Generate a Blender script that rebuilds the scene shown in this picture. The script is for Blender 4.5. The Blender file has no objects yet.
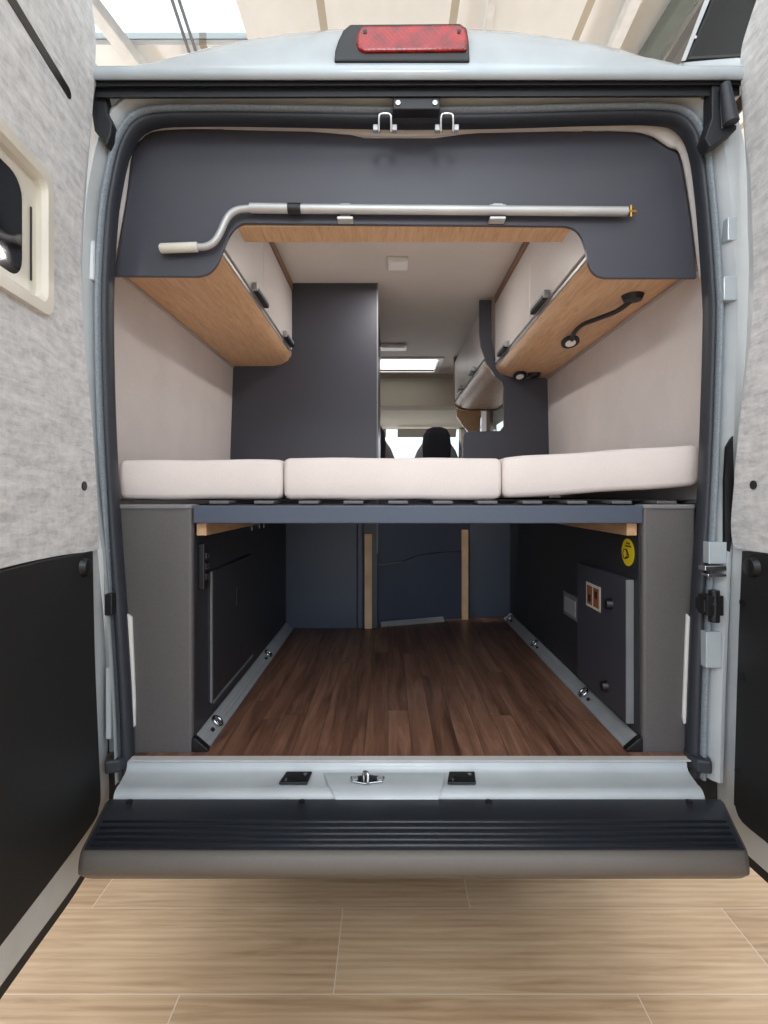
import bpy, bmesh, math, random
from mathutils import Vector, Matrix
random.seed(7)
S = bpy.context.scene
COL = S.collection
F, CX, CY, H = 530.0, 388.0, 495.0, 1.31      # camera focal length in px, axis, eye height
FL = 0.603                                    # load floor height
def P(px, py, y):
    return Vector(((px-CX)/F*y, y, H-(py-CY)/F*y))
def X(px, y): return (px-CX)/F*y
def Z(py, y): return H-(py-CY)/F*y

# ------------------------------------------------------------------ materials
def srgb(r, g, b):
    f = lambda c: (c/255/12.92) if c/255 <= .04045 else ((c/255+.055)/1.055)**2.4
    return (f(r), f(g), f(b), 1)
class N:
    """small node-tree writer"""
    def __init__(s, name, col=(.5,.5,.5,1), rough=.5, metal=0, spec=.5, coat=0):
        s.m = bpy.data.materials.new(name); s.m.use_nodes = True
        s.t = s.m.node_tree; s.b = s.t.nodes['Principled BSDF']
        s.b.inputs['Base Color'].default_value = col
        s.b.inputs['Roughness'].default_value = rough
        s.b.inputs['Metallic'].default_value = metal
        s.b.inputs['Specular IOR Level'].default_value = spec
        s.b.inputs['Coat Weight'].default_value = coat
        s._co = None
    def n(s, typ, **kw):
        x = s.t.nodes.new(typ)
        for k, v in kw.items(): setattr(x, k, v)
        return x
    def l(s, a, b): s.t.links.new(a, b)
    def co(s):
        if s._co is None: s._co = s.n('ShaderNodeTexCoord').outputs['Object']
        return s._co
    def math(s, op, a, b=None, c=None):
        x = s.n('ShaderNodeMath', operation=op)
        for i, v in enumerate((a, b, c)):
            if v is None: continue
            if isinstance(v, (int, float)): x.inputs[i].default_value = v
            else: s.l(v, x.inputs[i])
        return x.outputs[0]
    def mapping(s, scale=(1,1,1), vec=None):
        x = s.n('ShaderNodeMapping'); x.inputs['Scale'].default_value = scale
        s.l(vec if vec is not None else s.co(), x.inputs['Vector']); return x.outputs[0]
    def noise(s, scale=5, detail=4, rough=.5, vec=None, dist=0):
        x = s.n('ShaderNodeTexNoise'); x.inputs['Scale'].default_value = scale
        x.inputs['Detail'].default_value = detail; x.inputs['Roughness'].default_value = rough
        x.inputs['Distortion'].default_value = dist
        s.l(vec if vec is not None else s.co(), x.inputs['Vector']); return x.outputs['Fac']
    def ramp(s, fac, stops):
        x = s.n('ShaderNodeValToRGB'); e = x.color_ramp.elements
        while len(e) < len(stops): e.new(.5)
        for i, (p, c) in enumerate(stops): e[i].position = p; e[i].color = c
        s.l(fac, x.inputs[0]); return x.outputs[0]
    def mix(s, fac, a, b, typ='MIX'):
        x = s.n('ShaderNodeMix', data_type='RGBA', blend_type=typ)
        for i, v in ((0, fac), (6, a), (7, b)):
            if isinstance(v, (int, float, tuple)): x.inputs[i].default_value = v
            else: s.l(v, x.inputs[i])
        return x.outputs[2]
    def base(s, c): s.l(c, s.b.inputs['Base Color'])
    def bump(s, h, strength=.2, dist=.002):
        x = s.n('ShaderNodeBump'); x.inputs['Strength'].default_value = strength
        x.inputs['Distance'].default_value = dist
        s.l(h, x.inputs['Height']); s.l(x.outputs[0], s.b.inputs['Normal'])
def speckle(name, c, amt=.12, scale=250, rough=.5, bump=.1, spec=.5, metal=0, coat=0):
    n = N(name, srgb(*c), rough, metal, spec, coat)
    f = n.noise(scale, 3, .6)
    a = srgb(*[max(0, v*(1-amt)) for v in c]); b = srgb(*[min(255, v*(1+amt)) for v in c])
    n.base(n.ramp(f, [(.3, a), (.7, b)]))
    if bump: n.bump(f, bump, .001)
    return n.m
def plain(name, c, rough=.4, metal=0, coat=0, spec=.5, var=.03):
    n = N(name, srgb(*c), rough, metal, spec, coat)
    f = n.noise(9, 3)
    n.base(n.ramp(f, [(.3, srgb(*[v*(1-var) for v in c])), (.7, srgb(*[min(255, v*(1+var)) for v in c]))]))
    return n.m

M = {}
M['paint'] = plain('silver_blue_paint', (176,187,194), .22, 0, .6)
M['paint_in'] = plain('jamb_paint', (186,193,198), .4, 0, .2)
M['brightened_paint'] = plain('brightened_body_paint', (210,217,222), .3, 0, .4)  # body paint lightened to make up for shade on the door rims
M['primer'] = plain('white_primer', (205,203,203), .5)
M['dark'] = speckle('anthracite_laminate', (66,67,76), .08, 400, .42, .05)
M['darkm'] = speckle('graphite_laminate', (93,90,91), .06, 300, .4, .05)
M['darkb'] = speckle('blue_grey_laminate', (72,81,98), .05, 300, .42, .05)
M['darkl'] = speckle('black_laminate', (46,47,52), .08, 400, .45, .05)
M['edge'] = plain('grey_edging', (120,122,126), .4)
M['rubber'] = speckle('black_rubber', (30,32,37), .15, 200, .55, .1)
M['seal'] = speckle('slate_rubber_seal', (47,51,59), .1, 200, .5, .05)
M['sealo'] = speckle('grey_rubber_flap', (128,138,147), .1, 200, .5, .05)
M['black'] = plain('black_plastic', (22,22,25), .42)
M['blackg'] = plain('gloss_black_plastic', (14,14,16), .15, coat=.5)
M['chrome'] = plain('zinc_plated_steel', (205,205,208), .22, 1)
M['alu'] = plain('brushed_aluminium', (176,180,184), .4, .3)
M['aluw'] = plain('matt_silver_tube', (190,190,190), .38, .35)
M['white'] = plain('white_plastic', (235,235,233), .35)
M['cream'] = plain('cream_plastic', (222,219,208), .35)
M['brass'] = plain('brass', (190,140,60), .3, .9)
M['lockerface'] = speckle('light_grey_locker_board', (206,200,197), .02, 120, .4, .02)
M['brown'] = plain('brown_edging', (150,118,98), .5)
M['taupe'] = plain('taupe_trim', (170,162,157), .6)
def fabric(name, c, sc=500, amt=.06, b=.25):
    n = N(name, srgb(*c), .9, spec=.2)
    f = n.noise(sc, 3, .7); g = n.noise(6, 2)
    f2 = n.math('MULTIPLY_ADD', g, .3, n.math('MULTIPLY', f, .7))
    n.base(n.ramp(f2, [(.3, srgb(*[v*(1-amt) for v in c])), (.7, srgb(*[min(255, v*(1+amt)) for v in c]))]))
    n.bump(f, b, .001); return n.m
M['cushion'] = fabric('ivory_upholstery', (227,217,213), 400, .04, .3)
M['walllin'] = fabric('warm_grey_wall_fabric', (206,200,198), 300, .05, .15)
M['ceil'] = fabric('pale_ceiling_lining', (226,220,214), 300, .03, .08)
M['cabceil'] = fabric('beige_cab_headliner', (178,170,156), 300, .03, .08)
M['seatfab'] = fabric('charcoal_seat_fabric', (62,64,72), 300, .08)
M['seatlt'] = fabric('grey_seat_side_fabric', (165,165,166), 300, .05)
def felt():
    n = N('mottled_grey_felt', rough=.95, spec=.1)
    v = n.mapping((12, 12, 60)); f = n.noise(1, 6, .68, v, .5)
    g = n.noise(40, 4, .7); h = n.noise(600, 2, .6)
    w = n.math('ADD', n.math('MULTIPLY', f, .62), n.math('MULTIPLY', g, .38))
    n.base(n.ramp(w, [(.36, srgb(186,189,195)), (.5, srgb(216,218,221)), (.64, srgb(236,238,240))]))
    n.bump(h, .25, .001); return n.m
M['felt'] = felt()
def oak():
    n = N('light_oak_laminate', rough=.45)
    f = n.noise(6, 5, .6, n.mapping((14, 1.2, 14)), .6); g = n.noise(40, 3, .6, n.mapping((10, .6, 10)))
    w = n.math('MULTIPLY_ADD', f, .7, n.math('MULTIPLY', g, .3))
    n.base(n.ramp(w, [(.3, srgb(186,144,106)), (.5, srgb(211,171,131)), (.7, srgb(226,190,152))])); return n.m
M['oak'] = oak()
M['pine'] = plain('pale_pine', (238,198,158), .5, var=.06)
def planks(name, across, width, along, length, y0, x0, shift, cols, grain, groove, gw, ridge=0, rough=.4):
    """wood boards: rows of WIDTH counted on axis ACROSS, cut every LENGTH on the other axis"""
    n = N(name, rough=rough)
    sp = n.n('ShaderNodeSeparateXYZ'); n.l(n.co(), sp.inputs[0])
    a = sp.outputs[across]; b = sp.outputs[along]
    r = n.math('DIVIDE', n.math('SUBTRACT', a, y0), width)
    row = n.math('FLOOR', r); fr = n.math('FRACT', r)
    if shift is None:
        wn = n.n('ShaderNodeTexWhiteNoise', noise_dimensions='1D'); n.l(row, wn.inputs['W'])
        sh = n.math('MULTIPLY', wn.outputs['Value'], length)
    else: sh = n.math('MULTIPLY', row, shift)
    u = n.math('DIVIDE', n.math('SUBTRACT', n.math('SUBTRACT', b, x0), sh), length)
    col = n.math('FLOOR', u); fu = n.math('FRACT', u)
    wn = n.n('ShaderNodeTexWhiteNoise', noise_dimensions='2D')
    cb = n.n('ShaderNodeCombineXYZ'); n.l(row, cb.inputs[0]); n.l(col, cb.inputs[1]); n.l(cb.outputs[0], wn.inputs['Vector'])
    sc = [1, 1, 1]; sc[across] = grain[0]; sc[along] = grain[1]
    ad = n.n('ShaderNodeVectorMath', operation='MULTIPLY_ADD')
    n.l(wn.outputs['Color'], ad.inputs[0]); ad.inputs[1].default_value = (7, 7, 7); n.l(n.co(), ad.inputs[2])
    mp = n.mapping(tuple(sc), ad.outputs[0])
    g = n.noise(1, 6, .62, mp, .8)
    w = n.math('ADD', n.math('MULTIPLY', g, .84), n.math('MULTIPLY', wn.outputs['Value'], .16))
    if ridge:
        wv = n.math('SINE', n.math('MULTIPLY', n.math('ADD', a, n.math('MULTIPLY', n.noise(2.5, 2, .5, n.mapping((1.5, 6, 1))), .012)), 2*math.pi/ridge))
        w = n.math('ADD', w, n.math('MULTIPLY', wv, .055))
    c = n.ramp(w, cols)
    e1 = n.math('MINIMUM', fr, n.math('SUBTRACT', 1, fr)); e2 = n.math('MINIMUM', fu, n.math('SUBTRACT', 1, fu))
    m1 = n.math('LESS_THAN', n.math('MULTIPLY', e1, width), gw); m2 = n.math('LESS_THAN', n.math('MULTIPLY', e2, length), gw)
    n.base(n.mix(n.math('MAXIMUM', m1, m2), c, groove)); n.bump(w, .15, .001)
    return n.m
M['tile'] = planks('oak_look_floor_tiles', 1, .29, 0, 1.2, 1.391, -.143, .403,
    [(.28, srgb(172,140,108)), (.5, srgb(200,169,136)), (.72, srgb(218,191,160))], (30, 2.2), srgb(222,206,184), .0016, .0235, .38)
M['walnut'] = planks('walnut_vinyl_floor', 0, .066, 1, 1.1, 0, 0, None,
    [(.3, srgb(78,53,42)), (.5, srgb(124,88,71)), (.68, srgb(156,116,96))], (30, 2.2), srgb(70,48,40), .0008, 0, .38)
M['hall'] = plain('painted_hall_wall', (228,228,226), .7)
def roofsheet():
    n = N('cream_roof_sheet', rough=.7)
    sp = n.n('ShaderNodeSeparateXYZ'); n.l(n.co(), sp.inputs[0])
    f = n.math('ABSOLUTE', n.math('SUBTRACT', n.math('FRACT', n.math('MULTIPLY', sp.outputs[0], .85)), .5))
    m = n.math('LESS_THAN', f, .03)
    g = n.noise(1.4, 6, .65, n.mapping((1, .5, 1)))
    n.base(n.mix(m, n.ramp(g, [(.3, srgb(230,231,228)), (.7, srgb(246,247,245))]), srgb(186,178,160))); return n.m
M['roofsheet'] = roofsheet()
def lens():
    n = N('red_lens', srgb(170,4,10), .2, coat=.3)
    n.b.inputs['Transmission Weight'].default_value = .15
    sp = n.n('ShaderNodeSeparateXYZ'); n.l(n.co(), sp.inputs[0])
    s1 = n.math('SINE', n.math('MULTIPLY', sp.outputs[0], 500)); s2 = n.math('SINE', n.math('MULTIPLY', sp.outputs[2], 500))
    n.bump(n.math('MULTIPLY', s1, s2), .25, .001)
    n.base(n.ramp(n.noise(25, 3), [(.35, srgb(120,2,8)), (.65, srgb(180,8,14))])); return n.m
M['lens'] = lens()
def glass(name, c, rough=.02, tint=1):
    n = N(name, srgb(*c), rough); n.b.inputs['Transmission Weight'].default_value = tint
    n.b.inputs['IOR'].default_value = 1.1; n.noise(3); return n.m
M['glass'] = glass('clear_glass', (240,245,245))
M['paneglow'] = N('glowing_rooflight_pane', srgb(245,245,242), .5)  # emission in the pane stands in for daylight through the rooflight
M['paneglow'].b.inputs['Emission Color'].default_value = (1,.98,.95,1); M['paneglow'].b.inputs['Emission Strength'].default_value = 1.6; M['paneglow'] = M['paneglow'].m
M['tinted'] = plain('dark_tinted_glass', (16,16,20), .06, coat=.6)
M['yellow'] = plain('yellow_sticker', (238,214,30), .4)
M['ink'] = plain('black_ink', (30,28,20), .5)
M['redbrown'] = plain('rust_brown_print', (150,92,62), .5)
M['lamplens'] = N('lamp_diffuser', srgb(240,240,236), .4).m  # plain pale diffuser plastic, no emission
M['bumper'] = speckle('grey_bumper_plastic', (92,86,82), .06, 500, .5, .1)
M['step'] = speckle('black_step_plastic', (40,43,50), .06, 300, .36, .06)
M['lowpanel'] = speckle('black_door_card', (28,29,31), .2, 350, .6, .2)
M['darkglass'] = plain('black_awning_shell', (12,13,15), .35, coat=0, spec=.3)
M['greenbeam'] = plain('grey_green_steel', (104,112,106), .5)

# ------------------------------------------------------------------ mesh helpers
def thing(name, label, cat, loc=(0,0,0), group=None):
    o = bpy.data.objects.new(name, None); COL.objects.link(o); o.location = loc
    o.empty_display_size = .1; o['label'] = label; o['category'] = cat
    if group: o['group'] = group
    return o
def wloc(o):
    v = Vector((0,0,0))
    while o: v += o.location; o = o.parent
    return v
def mk(name, vf, mat, parent=None, bevel=0, smooth=False, seg=2, label=None):
    """link (verts, faces) as ONE mesh object; parent keeps world placement"""
    v, f = vf
    me = bpy.data.meshes.new(name); me.from_pydata([tuple(p) for p in v], [], f)
    bm = bmesh.new(); bm.from_mesh(me); bmesh.ops.recalc_face_normals(bm, faces=bm.faces); bm.to_mesh(me); bm.free()
    me.materials.append(M[mat] if isinstance(mat, str) else mat)
    o = bpy.data.objects.new(name, me); COL.objects.link(o)
    if parent:
        o.parent = parent
        r = parent
        while r.parent: r = r.parent
        if parent.type == 'EMPTY': o.matrix_parent_inverse = Matrix.Translation(-parent.location)
    if bevel:
        b = o.modifiers.new('b', 'BEVEL'); b.width = bevel; b.segments = seg; b.limit_method = 'ANGLE'
    if smooth:
        for p in me.polygons: p.use_smooth = True
        if bevel == 0 and smooth != 'all':
            me.shade_smooth() if False else None
            bm = bmesh.new(); bm.from_mesh(me)
            for e in bm.edges:
                if len(e.link_faces) == 2 and e.calc_face_angle(0) > .7: e.smooth = False
            bm.to_mesh(me); bm.free()
    if label: o['label'] = label
    return o
def tag(o, label, cat, group=None):
    o['label'] = label; o['category'] = cat
    if group: o['group'] = group
    return o
def struct(o): o['kind'] = 'structure'; return o
def join(*vfs):
    V, Fc = [], []
    for v, f in vfs:
        k = len(V); V += list(v); Fc += [[i+k for i in q] for q in f]
    return V, Fc
def box(x0, x1, y0, y1, z0, z1):
    v = [(x, y, z) for z in (z0, z1) for y in (y0, y1) for x in (x0, x1)]
    return v, [[0,2,3,1],[4,5,7,6],[0,1,5,4],[2,6,7,3],[0,4,6,2],[1,3,7,5]]
def pbox(p0, p1, y0, y1):
    """box whose front face (at depth y0) spans pixels p0-p1"""
    return box(X(p0[0], y0), X(p1[0], y0), y0, y1, Z(p1[1], y0), Z(p0[1], y0))
def prism(pts, d):
    """pts: 3D polygon; d: extrusion vector"""
    d = Vector(d); n = len(pts); v = [Vector(p) for p in pts] + [Vector(p)+d for p in pts]
    f = [list(range(n)), list(range(2*n-1, n-1, -1))] + [[i, (i+1) % n, n+(i+1) % n, n+i] for i in range(n)]
    return v, f
def loft(rings, closed=True, caps=True):
    n = len(rings[0]); v = [Vector(p) for r in rings for p in r]; f = []
    for k in range(len(rings)-1):
        for i in range(n if closed else n-1):
            j = (i+1) % n; f.append([k*n+i, k*n+j, (k+1)*n+j, (k+1)*n+i])
    if caps and closed:
        f.append(list(range(n))[::-1]); f.append([(len(rings)-1)*n+i for i in range(n)])
    return v, f
def smoothpts(pts, n=6, closed=False):
    pts = [Vector(p) for p in pts]; out = []; m = len(pts)
    for i in range(m if closed else m-1):
        g = (lambda k: pts[k % m]) if closed else (lambda k: pts[min(max(k, 0), m-1)])
        a, b, c, d = g(i-1), g(i), g(i+1), g(i+2)
        for t in range(n):
            t /= n
            out.append(.5*((2*b)+(c-a)*t+(2*a-5*b+4*c-d)*t*t+(3*b-a-3*c+d)*t**3))
    if not closed: out.append(pts[-1])
    return out
def tube(pts, r, seg=12, closed=False, rx=None, caps=True):
    """round (or elliptic) tube along pts; r may be a list"""
    pts = [Vector(p) for p in pts]; m = len(pts); rings = []; up = None
    for i, p in enumerate(pts):
        a = pts[(i-1) % m] if closed or i else pts[0]; b = pts[(i+1) % m] if closed or i < m-1 else pts[-1]
        t = (b-a).normalized()
        if up is None: up = t.orthogonal().normalized()
        up = (up - t*up.dot(t)).normalized(); s = t.cross(up)
        rr = r[i] if isinstance(r, (list, tuple)) else r
        rings.append([p+up*(math.cos(2*math.pi*k/seg)*rr)+s*(math.sin(2*math.pi*k/seg)*(rx or rr)) for k in range(seg)])
    if closed: rings.append(rings[0]); caps = False
    return loft(rings, True, caps)
def disc(c, axis, r, h, seg=24, r2=None, dome=0):
    """short cylinder from c along axis"""
    a = Vector(axis).normalized(); u = a.orthogonal().normalized(); w = a.cross(u); c = Vector(c); R = []
    prof = [(0, r), (h, r if r2 is None else r2)]
    if dome: prof += [(h+dome*.6, r*.8), (h+dome, r*.35)]
    for d, q in prof: R.append([c+a*d+(u*math.cos(2*math.pi*k/seg)+w*math.sin(2*math.pi*k/seg))*q for k in range(seg)])
    return loft(R)
def torus(c, axis, R, r, seg=24, m=8, sx=1):
    a = Vector(axis).normalized(); u = a.orthogonal().normalized(); w = a.cross(u); c = Vector(c)
    return tube([c+u*math.cos(2*math.pi*k/seg)*R*sx+w*math.sin(2*math.pi*k/seg)*R for k in range(seg)], r, m, True)
def rrect(x0, x1, z0, z1, r, seg=5):
    """rounded rectangle in 2D, ccw"""
    o = []
    for cx, cz, a in ((x1-r, z1-r, 0), (x0+r, z1-r, 90), (x0+r, z0+r, 180), (x1-r, z0+r, 270)):
        for k in range(seg+1):
            t = math.radians(a+90*k/seg); o.append((cx+r*math.cos(t), cz+r*math.sin(t)))
    return o
def rounded_slab(x0, x1, z0, z1, r, y0, y1):
    q = rrect(x0, x1, z0, z1, r); return prism([(a, y0, b) for a, b in q], (0, y1-y0, 0))
def framed(outer, inner, ofs):
    """ring plate between two same-length 3D outlines, given thickness vector"""
    ofs = Vector(ofs); o = [Vector(p) for p in outer]; i = [Vector(p) for p in inner]; n = len(o)
    rings = [o, i, [p+ofs for p in i], [p+ofs for p in o], o]
    return loft(rings, True, False)

# ================================================================== SHOWROOM
HZ = 5.6
fl = struct(mk('floor', box(-9, 9, -7, 14, -.1, 0), 'tile'))
# ceiling in sheets round two skylights
def holes_plate(x0, x1, y0, y1, holes, z, t):
    xs = sorted({x0, x1, *[h[0] for h in holes], *[h[1] for h in holes]}); ys = sorted({y0, y1, *[h[2] for h in holes], *[h[3] for h in holes]})
    parts = []
    for a, b in zip(xs, xs[1:]):
        for c, d in zip(ys, ys[1:]):
            mx, my = (a+b)/2, (c+d)/2
            if not any(h[0] < mx < h[1] and h[2] < my < h[3] for h in holes): parts.append(box(a, b, c, d, z, z+t))
    return join(*parts)
SK = [(-2.85, -1.32, 4.0, 5.05), (-6, -3.2, -3, 1.5), (-1.5, 1.7, -4.5, -.5), (3.4, 6, -3, 1.5)]
struct(mk('ceiling', holes_plate(-9, 9, -7, 14, SK, HZ, .12), 'roofsheet'))
for i, h in enumerate(SK):
    w = struct(mk('window_%d' % (i+1), box(h[0], h[1], h[2], h[3], HZ+.05, HZ+.06), 'glass'))
    w['label'] = 'glazed skylight in the hall roof'
# hall walls; the back one has a broad glazed front
WB = 13.0
def wall_xz(x0, x1, z0, z1, hs, y, t):
    v, f = holes_plate(x0, x1, z0, z1, hs, 0, t); return [(a, y+c, b) for a, b, c in v], f
struct(mk('wall_back', wall_xz(-9, 9, 0, HZ, [(-6, 6, .5, 4.4)], WB, .2), 'hall'))
struct(mk('window_5', box(-6, 6, WB+.08, WB+.09, .5, 4.4), 'glass'))
struct(mk('wall_left', box(-9.2, -9, -7, 14, 0, HZ), 'hall'))
struct(mk('wall_right', box(9, 9.2, -7, 14, 0, HZ), 'hall'))
def beam(name, a, b, w, mat):
    a, b = Vector(a), Vector(b); t = (b-a).normalized(); s = t.cross(Vector((0,0,1))).normalized()*w; u = s.cross(t).normalized()*w
    r = lambda p: [p+s+u, p-s+u, p-s-u, p+s-u]
    return struct(mk(name, loft([r(a), r(b)]), mat, bevel=.01))
def roof_beam(name, p0, p1, w, mat, drop=.09):
    """straight beam under the roof sheets, through two sight points, run on past both ends"""
    z = HZ-drop; f = lambda p: P(p[0], p[1], (z-H)*F/(CY-p[1]))
    a, b = f(p0), f(p1); d = b-a
    beam(name, a-d*3.5, b+d*3.5, w, mat)
roof_beam('trim_1', (88,0), (136,62), .06, 'hall', .10)
roof_beam('trim_2', (172,0), (190,55), .014, 'edge', .05)
roof_beam('trim_3', (179,0), (197,55), .014, 'edge', .05)
roof_beam('trim_4', (684,0), (652,50), .07, 'greenbeam', .14)
roof_beam('trim_5', (714,0), (668,58), .07, 'hall', .10)
roof_beam('trim_6', (634,0), (612,50), .05, 'hall', .10)
roof_beam('trim_7', (492,0), (486,40), .03, 'hall', .06)

# ================================================================== VAN
VC = .045
van = thing('camper_van', 'silver grey camper van with both rear doors swung open', 'camper van', (VC, 1.3, 0))
seal_px = [(125,778),(122,700),(116,600),(110.5,500),(106,400),(104.5,300),(108,225),(113,185),(124,142),(146,119),(200,115),(300,116),(400,118),
           (500,117),(600,114),(660,114),(684,121),(698,145),(706,200),(712.5,290),(713,330),(710,430),(706,520),(702,600),(698,700),(696,776)]
SY = 1.42
seal = smoothpts([P(a, b, SY) for a, b in seal_px], 4)
def offs(line, d, y):
    out = []
    for i, p in enumerate(line):
        a = line[max(i-1, 0)]; b = line[min(i+1, len(line)-1)]; t = (b-a).normalized()
        nrm = Vector((-t.z, 0, t.x)); k = d(p) if callable(d) else d
        out.append(Vector((p.x+nrm.x*k, y, p.z+nrm.z*k)))
    return out
wide = lambda a, b: (lambda p: a+(b-a)*min(1, max(0, (p.z-1.42)/.2)) if p.x > 0 else nar(a)(p))
nar = lambda a: (lambda p: a if p.x > -.6 else min(a, .007+a*.03+(a-.007)*min(1, max(0, (p.z-1.15)/.25))))
fr_rings = [offs(seal, d, y) for d, y in ((.09,1.462),(.002,1.458),(.004,1.45),(nar(.018),1.435),(nar(.03),1.40),(nar(.042),1.385),(wide(.05,.075),1.388),(wide(.055,.10),1.392),(wide(.06,.11),1.465),(.15,1.47))]
mk('rear_opening_frame', loft(fr_rings, False, False), 'paint_in', van, smooth=True)
lo = lambda a: (lambda p: a*(1+.5*min(1, max(0, (1.3-p.z)/.3))))
fla = lambda a: (lambda p: a if p.x > -.6 else .003+(a-.003)*min(1, max(.0, (p.z-1.05)/.3)))
mk('door_seal', loft([offs(seal, d, y) for d, y in ((lo(-.008),1.455),(lo(-.013),1.43),(lo(-.010),1.410),(-.002,1.404),(.003,1.412),(.006,1.45))], False, False), 'seal', van, smooth='all')
mk('seal_flap', loft([offs(seal, d, y) for d, y in ((.003,1.418),(fla(.005),1.398),(fla(.011),1.394),(fla(.016),1.40),(fla(.018),1.43))], False, False), 'sealo', van, smooth='all')
# pale inner trim round the opening, with the sagging middle at the top
inner_px = [(131,150),(140,138),(155,130),(178,128),(250,130),(340,132),(365,138),(435,138),(470,133),(560,131),(640,132),(655,140),(668,148),(678,153)]
# roof
gx = [(60,.03),(97,.03),(125,.06),(135,.12),(150,.3),(165,.42),(180,.52),(210,.68),(240,.8),(280,.9),(330,.97),(400,1),(470,.98),(520,.94),(560,.86),(600,.74),(630,.6),(655,.43),(675,.25),(690,.1),(705,.06),(740,.05),(770,.05)]
prof = [(1.385,0),(1.345,-.12),(1.335,-.145),(1.328,-.06),(1.33,0),(1.34,.3),(1.37,.6),(1.42,.86),(1.48,1.0),(1.6,1.12),(2.2,1.25),(4.36,1.25),(4.85,1.25),(5.6,1.2)]
rr = []
for y, f in prof:
    ring = []
    for a, g in gx:
        z = 2.387 + (.205*f*g if f > 0 else .205*f)
        ring.append(Vector((X(a, 1.33), y, z)))
    rr.append(ring)
rv, rfc = loft(rr, False, False); ng = len(gx)
rfc = [q for q in rfc if not (q[0]//ng == len(prof)-3 and 280 <= gx[q[0] % ng][0] < 560)]
mk('roof', (rv, rfc), 'paint', van, smooth='all')
# black gutter strip above the doors
g0 = [P(96, 99, 1.38), P(96, 78, 1.365), P(96, 80, 1.35), P(96, 86, 1.345), P(96, 88, 1.36), P(96, 97, 1.36)]
g1 = [Vector((X(737, 1.37), p.y, p.z+.004)) for p in g0]
mk('roof_gutter_strip', loft([g0, g1]), 'rubber', van)
# outer skin of both sides
def skin(s):
    xs = [(.87,.45),(.93,.62),(.97,1.0),(.975,1.5),(.95,1.95),(.90,2.3),(.84,2.39)]
    r = [[Vector((VC+s*a, y, z)) for a, z in xs] for y in (1.47, 3, 3.8, 4.85, 6.2)]
    v, f = loft(r, False, False); hole = lambda f: [q for q in f if not (s > 0 and q[0] == 2*7+3)]; f = hole(f); r2 = [[p-Vector((s*.03,0,0)) for p in q] for q in r]
    v2, f2 = loft(r2, False, False); return join((v, f), (v2, hole(f2)))
for s in (-1, 1):
    v, f = skin(s)
    mk('body_side', (v, f), 'paint', van, smooth='all')
mk('underbody', box(VC-.86, VC+.86, 1.45, 6.2, .40, .56), 'black', van, .01)

# brake light
bl = mk('brake_light', prism([P(a, b, 1.325) for a, b in ((334,61),(335,50),(338,40),(343,30),(350,24),(460,23),(467,28),(469,40),(470,61))], (0, .10, 0)), 'black', van, .004)
q = [P(a, b, 1.318) for a, b in ((356,42),(357,32),(362,25),(460,23.5),(466,28),(468,38),(467,50),(364,51),(358,48))]
mk('red_lens', prism(q, (0, .02, 0)), 'lens', bl, .006, seg=3)
for a in (365, 459): mk('lens_screw', disc(P(a, 32, 1.3185), (0,-1,0), .005, .002), 'black', bl)

# rear doors --------------------------------------------------------
def door_left_pt(px, py):
    a = (px-CX)/F; t = -.6246/(a+.09); return Vector((a*t, t, H-(py-CY)/F*t))
def door_right_pt(px, py):
    a = (px-CX)/F; t = .898/a; return Vector((a*t, t, H-(py-CY)/F*t))
class Door:
    def __init__(s, side):
        s.side = side
        if side < 0:
            s.o = Vector((-.747, 1.36, 0)); s.d = Vector((.09, -1, 0)).normalized(); s.f = door_left_pt
            s.n = Vector((1, .09, 0)).normalized()      # towards the opening
        else:
            s.o = Vector((.898, 1.36, 0)); s.d = Vector((0, -1, 0)); s.f = door_right_pt; s.n = Vector((-1, 0, 0))
    def uv(s, px, py):
        p = s.f(px, py); return ((p-s.o).dot(s.d), p.z)
    def w(s, u, z, h=0): return s.o + s.d*u + s.n*h + Vector((0, 0, z))
    def slab(s, pts, h0, h1): return prism([s.w(u, z, h0) for u, z in pts], s.n*(h1-h0))
def sm2(pts, n=4): return [(p.x, p.y) for p in smoothpts([Vector((a, b, 0)) for a, b in pts], n)]
DW = .80
def build_door(side, rim_px, felt_px, low_px, ztop):
    D = Door(side)
    rim = sm2([D.uv(*p) for p in rim_px]); zb = rim[-1][1]
    r_t = [(rim[0][0]+.05, ztop-.02), (rim[0][0]+.12, ztop), (DW-.05, ztop), (DW, ztop-.06), (DW, zb+.05), (DW-.05, zb)]
    sh = mk('rear_door', D.slab(rim[::-1]+r_t, -.05, -.008), 'brightened_paint', van, .008,
            label='left rear door, folded open' if side < 0 else 'right rear door, folded open')
    low = [p for p in rim if p[1] < .85]+[(DW-.05, zb)]
    out = []
    for i, p in enumerate(low):
        a_, b_ = low[max(i-1, 0)], low[min(i+1, len(low)-1)]; t_ = Vector((b_[0]-a_[0], b_[1]-a_[1])).normalized()
        out.append((p[0]+t_.y*.024, p[1]-abs(t_.x)*.024))
    mk('edge_seal', D.slab(low+out[::-1], -.034, -.012), 'rubber', sh)
    felt = sm2([D.uv(*p) for p in felt_px]); fb = felt[-1][1]
    f_t = [(felt[0][0]+.06, ztop-.05), (DW-.08, ztop-.05), (DW-.04, ztop-.1), (DW-.04, fb-.01)]
    pts = felt[::-1]+f_t
    return D, sh, pts, low_px
# left
D, dl, pts, _ = build_door(-1,
    [(97,0),(98,50),(98,100),(92,175),(88,240),(87,300),(91,400),(98,500),(103,560),(110,650),(112,750),(114,800),(110,827),(102,846),(80,884),(40,940),(0,996)],
    [(88,0),(94,32),(93,78),(89,128),(83,178),(80,228),(79,278),(84,355),(91,430),(96,505),(97,540),(95,550),(60,555),(20,563),(0,568)], None, 2.60)
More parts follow.
